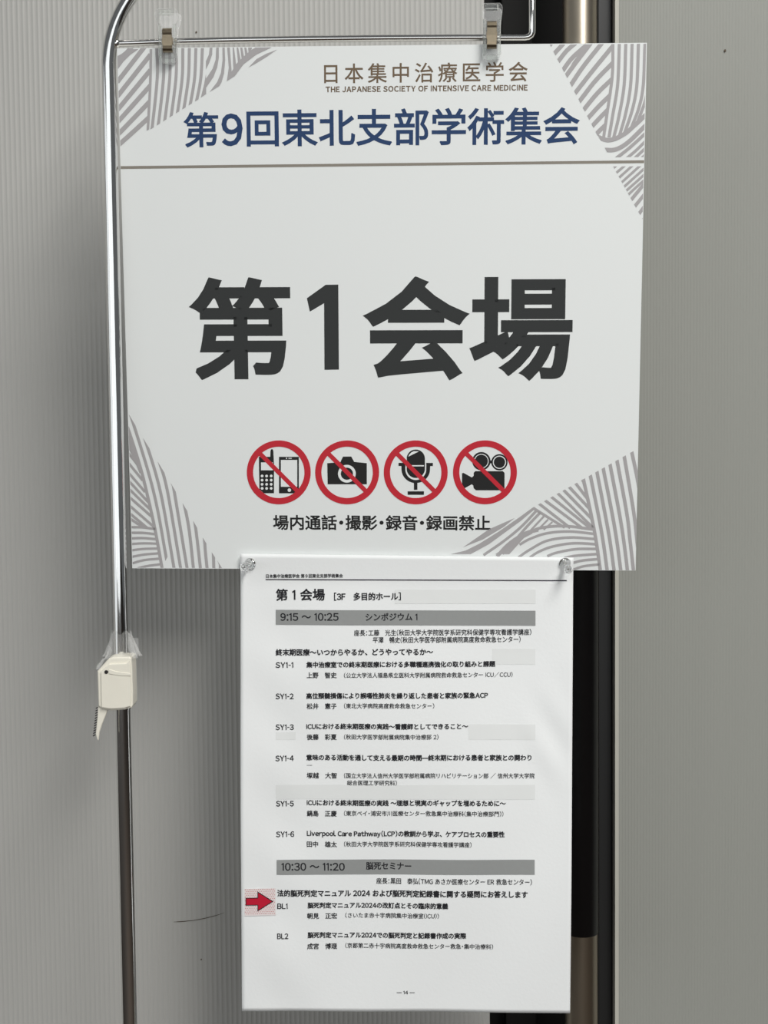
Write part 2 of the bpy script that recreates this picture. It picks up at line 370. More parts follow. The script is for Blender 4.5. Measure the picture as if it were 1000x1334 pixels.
PAPER_T = [ # text, x0, x1, yc, em, dilation, ink
 ('日本集中治療医学会 第９回東北支部学術集会', 346.5, 446.5, 750.3, 5.4, .12, 'toner'),
 ('第 1 会場', 359.3, 423, 775.3, 16, .42, 'toner'), ('[3F　多目的ホール]', 435, 522, 777.4, 10.6, .3, 'toner'),
 ('9:15 ～ 10:25', 365, 441, 804, 12.8, .28, 'toner'), ('シンポジウム 1', 476, 543.5, 804.2, 10.8, .25, 'toner'),
 ('座長：工藤　光生(秋田大学大学院医学系研究科保健学専攻看護学講座)', 461, 692, 824.3, 8.3, .1, 'toner'),
 ('平澤　暢史(秋田大学医学部附属病院高度救命救急センター)', 485.5, 678, 833.7, 8.3, .1, 'toner'),
 ('終末期医療～いつからやるか、どうやってやるか～', 359, 564, 849.8, 9, .29, 'toner'),
 ('SY1-1', 359, 382, 866.3, 9.2, .22, 'toner'), ('集中治療室での終末期医療における多職種連携強化の取り組みと課題', 399, 645, 865.7, 8, .26, 'toner'),
 ('上野　智史', 399.5, 438.5, 879.7, 8, .16, 'toner'), ('(公立大学法人福島県立医科大学附属病院救命救急センター ICU/CCU)', 448, 667.5, 879.6, 7.2, .08, 'toner'),
 ('SY1-2', 359, 382.6, 907, 9.2, .22, 'toner'), ('高位頸髄損傷により誤嚥性肺炎を繰り返した患者と家族の緊急ACP', 399, 635.5, 906.4, 8, .26, 'toner'),
 ('松井　憲子', 399.5, 438.5, 920, 8, .16, 'toner'), ('(東北大学病院高度救命救急センター)', 448, 565.5, 919.6, 7.2, .08, 'toner'),
 ('SY1-3', 359, 382.6, 947.3, 9.2, .22, 'toner'), ('ICUにおける終末期医療の実践～看護師としてできること～', 399, 609.5, 946.4, 8, .26, 'toner'),
 ('後藤　彩夏', 399.5, 438.5, 960.3, 8, .16, 'toner'), ('(秋田大学医学部附属病院集中治療部 2)', 448, 571, 960, 7.2, .08, 'toner'),
 ('SY1-4', 359, 382.6, 987.6, 9.2, .22, 'toner'), ('意味のある活動を通して支える最期の時間―終末期における患者と家族との関わり', 399, 692, 987, 8, .26, 'toner'),
 ('―', 399.5, 406.5, 996.6, 5, .05, 'toner_soft'),
 ('塚越　大智', 399.5, 438.5, 1010.5, 8, .16, 'toner'), ('(国立大学法人信州大学医学部附属病院リハビリテーション部 / 信州大学大学院', 448, 696, 1010.4, 7.2, .08, 'toner'),
 ('総合医理工学研究科)', 452, 517, 1019.7, 7.2, .08, 'toner'),
 ('SY1-5', 359.5, 382.6, 1047, 9.2, .22, 'toner'), ('ICUにおける終末期医療の実践 ～理想と現実のギャップを埋めるために～', 399.5, 658.5, 1046, 8, .26, 'toner'),
 ('鍋島　正慶', 399.5, 438.5, 1060, 8, .16, 'toner'), ('(東京ベイ・浦安市川医療センター救急集中治療科(集中治療部門))', 448, 655.5, 1059.6, 7.2, .08, 'toner'),
 ('SY1-6', 359.5, 383, 1087, 9.2, .22, 'toner'), ('Liverpool Care Pathway（LCP）の教訓から学ぶ、ケアプロセスの重要性', 399.5, 657, 1086.2, 8, .26, 'toner'),
 ('田中　雄太', 399.5, 438.8, 1100, 8, .16, 'toner'), ('(秋田大学大学院医学系研究科保健学専攻看護学講座)', 448, 614, 1099.8, 7.2, .08, 'toner'),
 ('10:30 ～ 11:20', 366.5, 449, 1129.3, 12.8, .28, 'toner'), ('脳死セミナー', 476.5, 535.5, 1128.4, 10.8, .25, 'toner'),
 ('座長：黒田　泰弘(TMG あさか医療センター ER 救急センター)', 490, 692.5, 1148.3, 8.3, .1, 'toner'),
 ('法的脳死判定マニュアル 2024 および脳死判定記録書に関する疑問にお答えします', 361, 687, 1164.4, 9.2, .29, 'toner'),
 ('BL1', 361, 374.5, 1180.8, 9.2, .2, 'toner'), ('脳死判定マニュアル2024の改訂点とその臨床的意義', 400.5, 583.5, 1180, 8, .26, 'toner'),
 ('朝見　正宏', 400, 438.8, 1193.5, 8, .16, 'toner'), ('(さいたま赤十字病院集中治療室(ICU))', 449.5, 571.5, 1193.2, 7.2, .08, 'toner'),
 ('BL2', 361, 375.5, 1219.6, 9.2, .2, 'toner'), ('脳死判定マニュアル2024での脳死判定と記録書作成の実際', 400.5, 607, 1219, 8, .26, 'toner'),
 ('成宮　博理', 400, 438.8, 1233.2, 8, .16, 'toner'), ('(京都第二赤十字病院高度救命救急センター救急・集中治療科)', 449.5, 642, 1233, 7.2, .08, 'toner'),
 ('― 14 ―', 516.5, 540, 1293.6, 6, .12, 'toner')]
EM, CY = load_glyphs([t[0] for t in BOARD_T]+[t[0] for t in PAPER_T])

LN = {'gold2': 'society_name', 'navy': 'meeting_title', 'black': 'venue_lettering', 'textblack': 'prohibition_caption'}
for s, x0, x1, yc, em, dil, box, ink, track in BOARD_T:
    P = Print()
    yc = (box[0]+box[1])/2
    text(P, bmap, s, x0, x1, yc, 1, dil, None if ink != 'black' else dil*1.25, track, box)
    P.build(LN[ink], MT[ink], board, 0.00008)
def poly(P, pts, lay=0):
    for t in tessellate_polygon([[Vector((p[0], p[1], 0)) for p in pts]]):
        P.tri([pts[i] for i in t], [(0, 1, 2)], lay)
# the numeral 1
P = Print()
one = [(399.6, 388), (426, 370.7), (441, 370.7), (441, 481.6), (421.6, 481.6), (422.3, 393), (405, 406)]
one = [(399.6, 388.5), (424, 371), (440.5, 370.7), (441.3, 481.5), (422.5, 481.8), (422, 395), (403.5, 406)]
poly(P, [bmap(*p) for p in one]); P.build('venue_lettering', MT['black'], board, 0.00008)
# brown rule across the board
P = Print(); a = bmap(157.5, 218.3); b = bmap(840, 210.6); h = .0009
zz = lambda x: a[1]+(b[1]-a[1])*(x-a[0])/(b[0]-a[0])
xs0, xs1 = -BW/2+.0002, BW/2-.0002
P.tri([(xs0, zz(xs0)-h), (xs1, zz(xs1)-h), (xs1, zz(xs1)+h), (xs0, zz(xs0)+h)], [(0, 1, 2, 3)]); P.build('header_rule', MT['rule'], board, 0.00008)

# ---------------------------------------------------------------- corner stripes
def smooth_pts(pts, k=8):
    if len(pts) < 3: return pts
    q = [tuple(2*a-b for a, b in zip(pts[0], pts[1]))]+list(pts)+[tuple(2*a-b for a, b in zip(pts[-1], pts[-2]))]
    out = []
    for i in range(1, len(q)-2):
        p0, p1, p2, p3 = q[i-1:i+3]
        for j in range(k):
            t = j/k
            out.append(tuple(.5*(2*p1[d]+(p2[d]-p0[d])*t+(2*p0[d]-5*p1[d]+4*p2[d]-p3[d])*t*t+(3*p1[d]-p0[d]-3*p2[d]+p3[d])*t**3) for d in (0, 1)))
    out.append(tuple(pts[-1])); return out
def clip(pl, cp):
    """Sutherland-Hodgman against a convex polygon"""
    ar = sum(cp[i][0]*cp[(i+1) % len(cp)][1]-cp[(i+1) % len(cp)][0]*cp[i][1] for i in range(len(cp)))
    sg = 1 if ar > 0 else -1
    for i in range(len(cp)):
        A, B = cp[i], cp[(i+1) % len(cp)]
        ins = lambda p: sg*((B[0]-A[0])*(p[1]-A[1])-(B[1]-A[1])*(p[0]-A[0]))
        out = []
        for j in range(len(pl)):
            p, q = pl[j], pl[(j+1) % len(pl)]; a, b = ins(p), ins(q)
            if a >= 0: out.append(p)
            if (a >= 0) != (b >= 0):
                t = a/(a-b); out.append((p[0]+(q[0]-p[0])*t, p[1]+(q[1]-p[1])*t))
        pl = out
        if not pl: return []
    return pl
EDGE = [(152.8, 63), (841.2, 57), (827.6, 742.8), (173, 739.3)]
def strokes(P, items, tf, width, region=None):
    ox, oy, sc = tf; T = lambda p: (ox+p[0]/sc, oy+p[1]/sc)
    for it in items:
        wd = width
        if isinstance(it, tuple) and isinstance(it[0], (int, float)): wd, it = it
        pts = smooth_pts([T(p) for p in it]); wpx = wd/sc/2 if isinstance(wd, (int, float)) else None
        L = []; R = []
        for i, p in enumerate(pts):
            a = pts[max(0, i-1)]; b = pts[min(len(pts)-1, i+1)]
            d = (b[0]-a[0], b[1]-a[1]); n = math.hypot(*d); nx, ny = -d[1]/n, d[0]/n
            L.append((p[0]+nx*wpx, p[1]+ny*wpx)); R.append((p[0]-nx*wpx, p[1]-ny*wpx))
        for i in range(len(pts)-1):
            q = [L[i], L[i+1], R[i+1], R[i]]
            q = clip(q, EDGE)
            if region and q: q = clip(q, region)
            if len(q) > 2:
                m = [bmap(*x) for x in q]; P.tri(m, [tuple(range(len(m)))], P.lay)
        P.lay = (P.lay+1) % 12
def gpoly(P, pts, tf):
    ox, oy, sc = tf; pts = [(ox+p[0]/sc, oy+p[1]/sc) for p in pts]
    for t in tessellate_polygon([[Vector((p[0], p[1], 0)) for p in pts]]):
        q = clip([pts[i] for i in t], EDGE)
        if len(q) > 2: P.tri([bmap(*x) for x in q], [tuple(range(len(q)))], P.lay)
    P.lay = (P.lay+1) % 12
def PP():
    p = Print(); p.lay = 0; return p
# top left
P = PP(); c1 = (140, 50, 7.143); c2 = (250, 50, 7.143)
R1 = [(152, 60), (198, 60), (195.5, 120), (192, 170), (156.9, 191.6)]
it = []
for i in range(-1, 7):
    yl = {-1: 230, 0: 395, 1: 530, 2: 657, 3: 772, 4: 890, 5: 992, 6: 1095}[i]; yr = 20+143*i
    it.append([(90, yl+12), (240, (yl+yr)/2+6), (400, yr-12)])
strokes(P, it, c1, 43, R1)
gpoly(P, [(90, 165), (130, 145), (185, 100), (290, 100), (215, 150), (150, 215), (95, 290)], c1)
strokes(P, [[(404, 100), (399, 400), (385, 680), (375, 870)]], c1, 24, [(190, 60), (202, 60), (197.5, 166.3), (186, 173.5)])
R2 = [(197, 60), (268.2, 60), (268.2, 123.3), (192, 171)]
it = []
for i in range(8):
    t = i/7; it.append([(457+426*t, 90), (463+405*t, 370), (413+412*t, 600+250*(1-t)+ (0 if i else 0))])
    e = it[-1]; it[-1] = e+[(e[2][0]-18, e[2][1]+90)]
strokes(P, it, c1, 28, R2)
gpoly(P, [(131, 330), (132, 518), (82, 552), (112, 430)], c2)
gpoly(P, [(165, 85), (190, 85), (188, 150), (160, 230), (130, 290), (130, 212), (158, 150)], c2)
gpoly(P, [(226, 85), (250, 85), (250, 180), (235, 270), (200, 360), (130, 462), (130, 375), (190, 285), (220, 200)], c2)
gpoly(P, [(283, 85), (304, 85), (309, 200), (298, 330), (275, 410), (256, 442), (165, 498), (235, 405), (270, 320), (285, 200)], c2)
for q in ([(328, 85), (352, 85), (370, 320), (345, 345), (325, 398), (343, 270)], [(325, 398), (345, 330), (375, 300), (410, 240), (480, 170), (545, 112), (590, 85), (742, 83), (600, 150), (480, 240), (400, 350)],
          [(378, 85), (391, 85), (414, 270), (385, 310)], [(415, 85), (430, 85), (456, 215), (430, 250)], [(449, 85), (468, 85), (487, 185), (464, 205)],
          [(487, 85), (505, 85), (521, 160), (497, 175)], [(522, 85), (560, 85), (545, 130), (528, 145)],
          [(525, 272), (600, 192), (690, 143), (792, 104), (690, 175), (600, 230)]): gpoly(P, q, c2)
P.build('corner_stripes', MT['grey'], board, 0.00008)
# top right
P = PP(); c3 = (700, 50, 6.667); c4 = (700, 160, 6.667)
R3 = [(711.5, 50), (800.2, 50), (799, 95), (791, 140), (785.5, 179), (779.5, 179)]
it = [[(60, 130), (95, 75), (125, 30)], [(100, 190), (140, 138), (225, 45)], [(130, 255), (175, 205), (250, 110), (330, 40)],
      [(180, 330), (217, 282), (300, 170), (440, 45)], [(210, 380), (245, 330), (340, 200), (470, 30)],
      [(250, 460), (288, 405), (400, 240), (575, 20)], [(280, 530), (323, 478), (470, 290), (670, 45)], [(320, 600), (362, 548), (500, 370), (660, 205)],
      [(360, 670), (402, 618), (520, 475), (660, 340)], [(400, 740), (440, 690), (540, 580), (650, 475)], [(440, 805), (479, 757), (550, 680), (640, 590)], [(480, 870), (515, 825), (560, 780), (620, 725)]]
strokes(P, it, c3, 38, R3)
gpoly(P, [(350, 150), (400, 65), (420, 42), (480, 42), (380, 165), (350, 140)], c3)
gpoly(P, [(305, 205), (355, 140), (400, 80), (420, 110), (345, 165), (255, 300)], c3)
R3b = [(785, 50), (842.5, 50), (841, 149), (828, 160), (805, 179), (779, 179)]
strokes(P, [(26, [(654, 35), (648, 330), (605, 640), (572, 870)]), [(710, 35), (695, 400), (650, 680), (618, 870)], [(766, 35), (752, 400), (705, 680), (660, 865)],
            [(821, 35), (808, 400), (765, 650), (706, 860)], [(876, 35), (862, 400), (822, 620), (752, 830)], [(933, 35), (918, 400), (880, 600), (812, 780)], [(965, 300), (940, 520), (870, 720)]], c3, 27, R3b)
strokes(P, [(38, [(515, 120), (620, 150), (740, 105), (850, 15), (965, -95)]), (38, [(570, 235), (680, 230), (790, 165), (950, 10)]), (28, [(665, 320), (800, 215), (960, 70)]), (26, [(765, 315), (860, 235), (960, 135)]),
            (26, [(835, 315), (960, 198)]), (26, [(895, 315), (960, 256)])], c4, 30, [(777.5, 150), (842.5, 130), (842.5, 204.5), (794, 204.5), (778.5, 176)])
R4 = [(798.5, 216.8), (842.5, 216.6), (842, 292), (839, 290)]
it = [[(640, 410), (700, 355)], [(670, 445), (770, 360)], [(690, 492), (830, 365)], [(710, 535), (900, 363)], [(725, 578), (960, 367)], [(745, 612), (960, 420)], [(765, 645), (850, 565), (960, 468)],
      (30, [(795, 690), (860, 610), (960, 490)]), (30, [(820, 755), (960, 580)]), (30, [(855, 825), (960, 680)]), (30, [(885, 880), (960, 790)])]
strokes(P, it, c4, 22, R4)
P.build('corner_stripes', MT['grey'], board, 0.00008)
# bottom left
P = PP(); c0 = (0, 0, 1)
tips = [(168, 540), (186.5, 571), (205.5, 601.5), (222.5, 629.5), (237.7, 655.4), (251.3, 678), (263.9, 700), (275.5, 719), (284, 732)]
bots = [219.1, 226.8, 235.4, 243.8, 252, 261.1, 269.8, 278.5, 287]
mids = {0: (199.9, 640), 1: (208.8, 640), 2: (218.1, 640), 3: (226.9, 640), 4: (246.3, 690), 5: (257, 705), 6: (267.6, 720)}
cut = [(150, 510), (168, 540), (186.5, 571), (205.5, 601.5), (222.5, 629.5), (237.7, 655.4), (251.3, 678), (263.9, 700), (275.5, 719), (290, 741.5), (150, 745)]
for i, (t, b) in enumerate(zip(tips, bots)):
    p0 = (t[0]+2.2, t[1]+1); d = (b-t[0])/(741-t[1])
    pts = [(p0[0]-d*1.6*12, p0[1]-12), p0]
    if i in mids:
        pts.append(mids[i])
    pts.append((b, 741))
    nx = cut[i+2] if i+2 < len(cut)-1 else (290, 741.5)
    A = t; B = nx
    strokes(P, [pts], c0, 3.9, [A, B, (B[0], 760), (150, 760), (150, A[1]-40), (A[0]-.01, A[1]-.01)] if False else [(A[0]-60, A[1]-60*(B[1]-A[1])/(B[0]-A[0])), (B[0]+60, B[1]+60*(B[1]-A[1])/(B[0]-A[0])), (-400, 1900)])
strokes(P, [[(166, 556), (174, 580), (184, 613), (192, 645), (202, 690), (212, 745)]], c0, 4.0)
gpoly(P, [(167.0, 558), (173, 576), (184.5, 614), (182, 617), (176, 602), (167.9, 585)], c0)
RL = [(160, 560), (170, 570), (193, 650), (203, 688), (160, 688)]
it = [[(160, 570), (176, 594)], [(160, 581), (182, 609)], [(160, 594), (186, 626)], [(160, 607), (189, 641)], [(160, 618), (193, 654)], [(160, 629), (197, 665)], [(160, 640), (200, 675)], [(160, 651), (203, 688.5)], [(160, 661), (203, 697)], [(160, 669.5), (190, 689)]]
strokes(P, it, c0, 3.3, RL)
RL2 = [(160, 684), (201.5, 684), (214, 745), (160, 745)]
it = [[(60, 333), (180, 335), (300, 350)], [(60, 385), (190, 386), (310, 400)], [(60, 438), (190, 434), (320, 446)], [(60, 492), (190, 484), (330, 488)], [(60, 552), (190, 536), (340, 532)], [(60, 614), (200, 588), (350, 576)], [(60, 678), (200, 640), (360, 625)], [(60, 745), (200, 700), (370, 676)]]
strokes(P, it, (160, 640, 7.143), 22, RL2)
P.build('corner_stripes', MT['grey'], board, 0.00008)
# bottom right
P = PP(); c5 = (690, 570, 6.667); c6 = (560, 640, 6.25)
RB = [(694.4, 660.8), (833, 582.9), (833, 760), (560, 760), (560, 736.2)]
R5 = [(754, 627.3), (833, 582.9), (833, 760), (770, 760)]
it = [[(455, 320), (525, 640), (575, 900), (615, 1180)], [(510, 260), (590, 650), (635, 900), (674, 1180)], [(570, 240), (650, 650), (695, 900), (734, 1180)], [(625, 210), (712, 650), (755, 900), (792, 1180)],
      [(685, 180), (775, 650), (815, 900), (850, 1180)], [(745, 140), (840, 650), (870, 900), (902, 1180)], [(808, 100), (900, 640), (930, 900), (950, 1100)], [(870, 60), (935, 370), (980, 700)]]
strokes(P, it, c5, 30, R5)
R6 = [(694.4, 660.8), (760.5, 623.5), (776, 700), (740, 692), (694, 664)]
it = [(20, [(430, 330), (480, 410)]), [(370, 365), (400, 400), (510, 545)], [(315, 400), (345, 432), (530, 630)], [(270, 435), (300, 462), (545, 712)], [(215, 465), (250, 492), (560, 795)], [(160, 495), (195, 522), (540, 800)],
      [(100, 525), (140, 552), (460, 790)], [(55, 557), (90, 582), (350, 785)], (28, [(0, 590), (35, 618), (300, 785)])]
strokes(P, it, c5, 24, R6)
it = [(24, [(-60, 850), (0, 822), (100, 783), (300, 768), (560, 798)]), [(-90, 930), (0, 880), (150, 830), (350, 815), (575, 838)], [(-100, 1040), (0, 973), (150, 895), (350, 867), (585, 882)],
      [(0, 1040), (80, 990), (200, 945), (380, 917), (590, 926)], [(150, 1030), (230, 1000), (400, 968), (590, 966)], [(300, 1045), (400, 1025), (600, 1009)], [(300, 1112), (400, 1080), (480, 1064), (605, 1054)], [(300, 1175), (400, 1138), (480, 1115), (615, 1100)]]
strokes(P, it, c5, 22, [(560, 670), (773, 680), (784, 760), (560, 760)])
gpoly(P, [(268, 456), (480, 308), (690, 217), (600, 290), (430, 392)], c6)
gpoly(P, [(165, 512), (290, 482), (400, 427), (560, 327), (720, 216), (838, 130), (856, 142), (740, 240), (600, 342), (480, 430), (330, 512)], c6)
strokes(P, [(22, [(435, 520), (600, 405), (740, 290), (868, 155)]), (22, [(590, 510), (690, 400), (790, 285), (895, 175)]), (17, [(800, 340), (850, 285), (925, 205)]), (15, [(870, 320), (960, 230)]), (14, [(925, 312), (995, 250)]),
            (30, [(545, 530), (640, 430), (770, 345), (880, 312)]), (18, [(620, 475), (740, 385), (830, 335)])], c6, 28)
gpoly(P, [(530, 512), (645, 512), (750, 395), (800, 345), (740, 350), (660, 415), (600, 465)], c6)
P.build('corner_stripes', MT['grey'], board, 0.00008)

# ---------------------------------------------------------------- prohibition signs
def circ(cx, cy, r, n=48, a0=0, a1=2*math.pi): return [(cx+r*math.cos(a0+(a1-a0)*i/(n if a1-a0 < 6.28 else n)), cy+r*math.sin(a0+(a1-a0)*i/n)) for i in range(n if a1-a0 > 6.28 else n+1)]
def rect(x0, y0, x1, y1): return [(x0, y0), (x1, y0), (x1, y1), (x0, y1)]
def icon(cx, cy, blacks, whites, desc):
    root = empty('prohibition_sign'); root.parent = board
    z = bmap(cx, cy); root.location = (z[0], 0, z[1]); root['label'] = desc
    T = lambda p: tuple(a-b for a, b in zip(bmap(cx+p[0]/10.526, cy+p[1]/10.526), z))
    for nm, mt, polys, lay in (('pictogram', 'textblack', blacks, 0.00006), ('pictogram_highlight', 'board', whites, 0.00012)):
        P = Print()
        for i, q in enumerate(polys): poly(P, [T(p) for p in q], i % 10)
        if polys: P.build(nm, MT[mt], root, lay)
    P = Print(); n = 72; ro, ri = 438, 352
    vs = [T(p) for p in circ(0, 0, ro, n)]+[T(p) for p in circ(0, 0, ri, n)]
    P.tri(vs, [(i, (i+1) % n, n+(i+1) % n, n+i) for i in range(n)])
    s = .7071; h = 30; L = 365
    P.tri([T(p) for p in ((-L*s+h*s, -L*s-h*s), (L*s+h*s, L*s-h*s), (L*s-h*s, L*s+h*s), (-L*s-h*s, -L*s+h*s))], [(0, 1, 2, 3)], 1)
    P.build('red_ring', MT['red'], root, 0.00018)
o = (-505, -498); S = lambda pts, o=o: [(x+o[0], y+o[1]) for x, y in pts]
keys = [circ(x, y, 19, 14) for x in (277, 339, 401) for y in (548, 605, 662, 718)]
icon(363, 615.3, [S([(232, 285), (388, 285), (392, 200), (400, 184), (412, 180), (424, 186), (430, 205), (440, 380), (440, 785), (300, 785), (240, 730)]), S(rect(508, 285, 780, 786))],
     [S(rect(262, 362, 425, 470)), S(rect(534, 328, 758, 696))]+[S(k) for k in keys]+[S(circ(650, 742, 24, 16)), S(circ(612, 306, 9, 10)), S(rect(638, 301, 684, 311))], 'no mobile phones sign with red ring and slash')
o2 = (-495, -498)
icon(452, 615.3, [S([(222, 372), (402, 360), (438, 282), (552, 282), (592, 355), (765, 372), (765, 662), (228, 662)], o2), S(circ(492, 517, 78, 32), o2)], [], 'no cameras sign with red ring and slash')
# lens ring of the camera
sg = [c for c in board.children if c.name.startswith('prohibition_sign')][-1]
P = Print(); z = bmap(452, 615.3); T = lambda p: tuple(a-b for a, b in zip(bmap(452+p[0]/10.526, 615.3+p[1]/10.526), z)); n = 40
P.tri([T(p) for p in circ(-3, 19, 122, n)]+[T(p) for p in circ(-3, 19, 84, n)], [(i, (i+1) % n, n+(i+1) % n, n+i) for i in range(n)]); P.build('pictogram_highlight', MT['board'], sg, .00012)
o3 = (-487, -498)
mic = [(365, 300)]+[(488+125*math.cos(a), 310+125*math.sin(a)) for a in [math.pi+math.pi*i/20 for i in range(21)]]+[(613, 470)]+[(488+125*math.cos(a), 450+125*math.sin(a)) for a in [math.pi*i/20 for i in range(21)]]
yoke = [(252, 368), (345, 368), (345, 455)]+[(488+(-143)*math.cos(a), 460+143*math.sin(a)) for a in [math.pi*i/20 for i in range(21)]]+[(632, 368), (722, 368), (722, 412), (686, 412), (684, 455)]+[(488+196*math.cos(a), 455+190*math.sin(a)) for a in [math.pi*i/24 for i in range(25)]]+[(290, 412), (252, 412)]
icon(541.3, 615.3, [S(mic, o3), S(yoke, o3), S(rect(462, 635, 510, 738), o3), S(rect(376, 758, 600, 806), o3)],
     [S([(385, 284), (398, 255), (425, 226), (462, 208), (532, 210)], o3), S(rect(368, 400, 600, 416), o3)], 'no microphones sign with red ring and slash')
o4 = (-510, -497)
cambody = [(195, 512), (215, 505), (330, 568), (355, 545), (355, 505), (375, 482), (755, 482), (778, 505), (778, 730), (765, 744), (385, 744), (355, 715), (350, 680), (330, 662), (230, 716), (195, 690)]
icon(631.5, 615.2, [S(circ(460, 345, 126, 36), o4), S(circ(708, 360, 112, 36), o4), S(rect(570, 335, 610, 375), o4), S(cambody, o4)], [], 'no video cameras sign with red ring and slash')
sg = [c for c in board.children if c.name.startswith('prohibition_sign')][-1]
P = Print(); z = bmap(631.5, 615.2); T = lambda p: tuple(a-b for a, b in zip(bmap(631.5+p[0]/10.526, 615.2+p[1]/10.526), z)); n = 40
for cx, cy, r1, r2 in ((-50, -152, 100, 90), (198, -137, 90, 78)):
    P.tri([T(p) for p in circ(cx, cy, r1, n)]+[T(p) for p in circ(cx, cy, r2, n)], [(i, (i+1) % n, n+(i+1) % n, n+i) for i in range(n)])
P.build('pictogram_highlight', MT['board'], sg, .00012)

# ---------------------------------------------------------------- paper notice pinned to the board
hx_ = Vector((RX.x, RX.y, 0)).normalized(); hn = Vector((-hx_.y, hx_.x, 0))
PP0 = onplane(530, 741.5, ORG, RN) - hn*0.0022           # where the sheet passes the board's lower edge
def pw(u, v): return onplane(u, v, PP0, hn)
c = [pw(313, 721), pw(746.5, 726), pw(742.3, 1320), pw(315, 1317)]
PORG = (c[2]+c[3])/2
PM = Matrix((hx_, hn, Vector((0, 0, 1)))).transposed().to_4x4(); PM.translation = PORG; PMI = PM.inverted()
def pmap(u, v):
    p = PMI @ pw(u, v); return (p.x, p.z)
LC = [(PMI @ q) for q in c]
ZB = pmap(530, 741.5)[1]; ZTOP = LC[0].z; ZF = pmap(530, 753)[1]
print('PAPER', [tuple(round(x, 4) for x in q) for q in LC])
def disp(x, z):
    """shape of the sheet: hangs free below, bends forward to follow the leaning board above"""
    d = 0.0
    if z > ZF-0.006:
        t = z-(ZF-0.006); k = 0.13
        d -= k*t*t/(t+0.006) if t > 0 else 0
    h = max(0.0, min(1.0, (ZF-z)/0.05))
    d += h*(0.0006*math.sin(x*31+z*17+1.0)+0.00035*math.sin(x*73-z*41)+0.0007*math.sin(z*19+x*9+2))
    # crumple near the left edge and the right middle
    d += h*0.0005*math.exp(-((x+0.085)/.02)**2)*math.sin(z*95+x*60)
    d += 0.0006*math.exp(-((x-0.1)/.015)**2-((z-.19)/.03)**2)*math.sin(x*200+z*130)
    e = abs(x)/0.107
    d -= h*0.0018*e**6*math.sin((z/ZTOP)*3.14)           # side edges curl forward a little
    return d
sheet = empty('paper_notice', PM)
tag(sheet, 'white printed programme sheet listing session times, pinned below the venue sign board', 'notice')
NX, NZ = 84, 118
vs = []
for j in range(NZ+1):
    t = j/NZ
    xl = LC[3].x+(LC[0].x-LC[3].x)*t; xr = LC[2].x+(LC[1].x-LC[2].x)*t
    zl = LC[3].z+(LC[0].z-LC[3].z)*t; zr = LC[2].z+(LC[1].z-LC[2].z)*t
    for i in range(NX+1):
        s = i/NX; x = xl+(xr-xl)*s; z = zl+(zr-zl)*s; vs.append((x, disp(x, z), z))
fs = [(j*(NX+1)+i, j*(NX+1)+i+1, (j+1)*(NX+1)+i+1, (j+1)*(NX+1)+i) for j in range(NZ) for i in range(NX)]
sh = mesh_obj('sheet', vs, fs, MT['paper'], sheet, True)
so = sh.modifiers.new('t', 'SOLIDIFY'); so.thickness = 0.0001; so.offset = -1
def pquad(name, mat, x0, y0, x1, y1, base, dy=0.0, n=60, parent=sheet):
    P = Print(); vs = []; fs = []
    m = 4
    for j in range(m+1):
        for i in range(n+1):
            u = x0+(x1-x0)*i/n; vs.append(pmap(u, y0+(y1-y0)*j/m+dy*i/n))
    fs = [(j*(n+1)+i, j*(n+1)+i+1, (j+1)*(n+1)+i+1, (j+1)*(n+1)+i) for j in range(m) for i in range(n)]
    P.tri(vs, fs); return P.build(name, mat, parent, base, disp)
for q in ((514, 768, 697.5, 786.5), (641, 845.5, 697, 866), (359.5, 953.5, 385, 963.5), (610, 943.5, 697, 963.5), (359.5, 1022, 696.5, 1041)):
    pquad('show_through_band', MT['paper_show'], *q, 0.00012, n=40)
pquad('heading_rule', MT['tonerhead'], 346, 754.1, 738, 755.5, 0.0002, 1.5)
pquad('time_bar', MT['bar'], 359, 794.4, 697.3, 814, 0.0002, 1.3)
pquad('time_bar', MT['bar'], 360.3, 1119.8, 696, 1139.3, 0.0002, -.6)
for s, x0, x1, yc, em, dil, ink in PAPER_T:
    P = Print(); text(P, pmap, s, x0, x1, yc, em, dil)
    P.build('printed_line', MT[ink], sheet, 0.00026, disp)

# red arrow sticker
SM = PM.copy(); sc_ = pmap(338.8, 1174.6); SM.translation = PM @ Vector((sc_[0], disp(*sc_), sc_[1]))
stk = empty('arrow_sticker', SM); tag(stk, 'small red arrow sticker on a dotted square at the left edge of the programme sheet', 'sticker')
T = lambda x, y: tuple(a-b for a, b in zip(pmap(310+x/4.545, 1140+y/4.545), sc_))
d0 = disp(pmap(318, 1174)[0], sc_[1])-disp(*sc_); d1 = disp(pmap(360, 1174)[0], sc_[1])-disp(*sc_)
hw = pmap(360, 1174)[0]-pmap(318, 1174)[0]
dS = lambda x, z: (d0+d1)/2+(d1-d0)*x/hw                 # the stiff sticker bridges the slight curl of the sheet
def sgrid(x0, y0, x1, y1, n=10):
    vs = [T(x0+(x1-x0)*i/n, y0+(y1-y0)*j/n) for j in range(n+1) for i in range(n+1)]
    return vs, [(j*(n+1)+i, j*(n+1)+i+1, (j+1)*(n+1)+i+1, (j+1)*(n+1)+i) for j in range(n) for i in range(n)]
P = Print(); P.tri(*sgrid(40, 78, 223, 238)); P.build('film', MT['sticker'], stk, .0003, dS)
P = Print()
for j in range(15):
    for i in range(17):
        cx = 45+i*11+(5.5 if j % 2 else 0); cy = 83+j*11
        if cx < 221 and cy < 236: P.tri([T(cx, cy-3.3), T(cx+3.3, cy), T(cx, cy+3.3), T(cx-3.3, cy)], [(0, 1, 2, 3)])
o_ = P.build('dot_pattern', MT['stickerdot'], stk, .00037, dS); o_['kind'] = 'stuff'
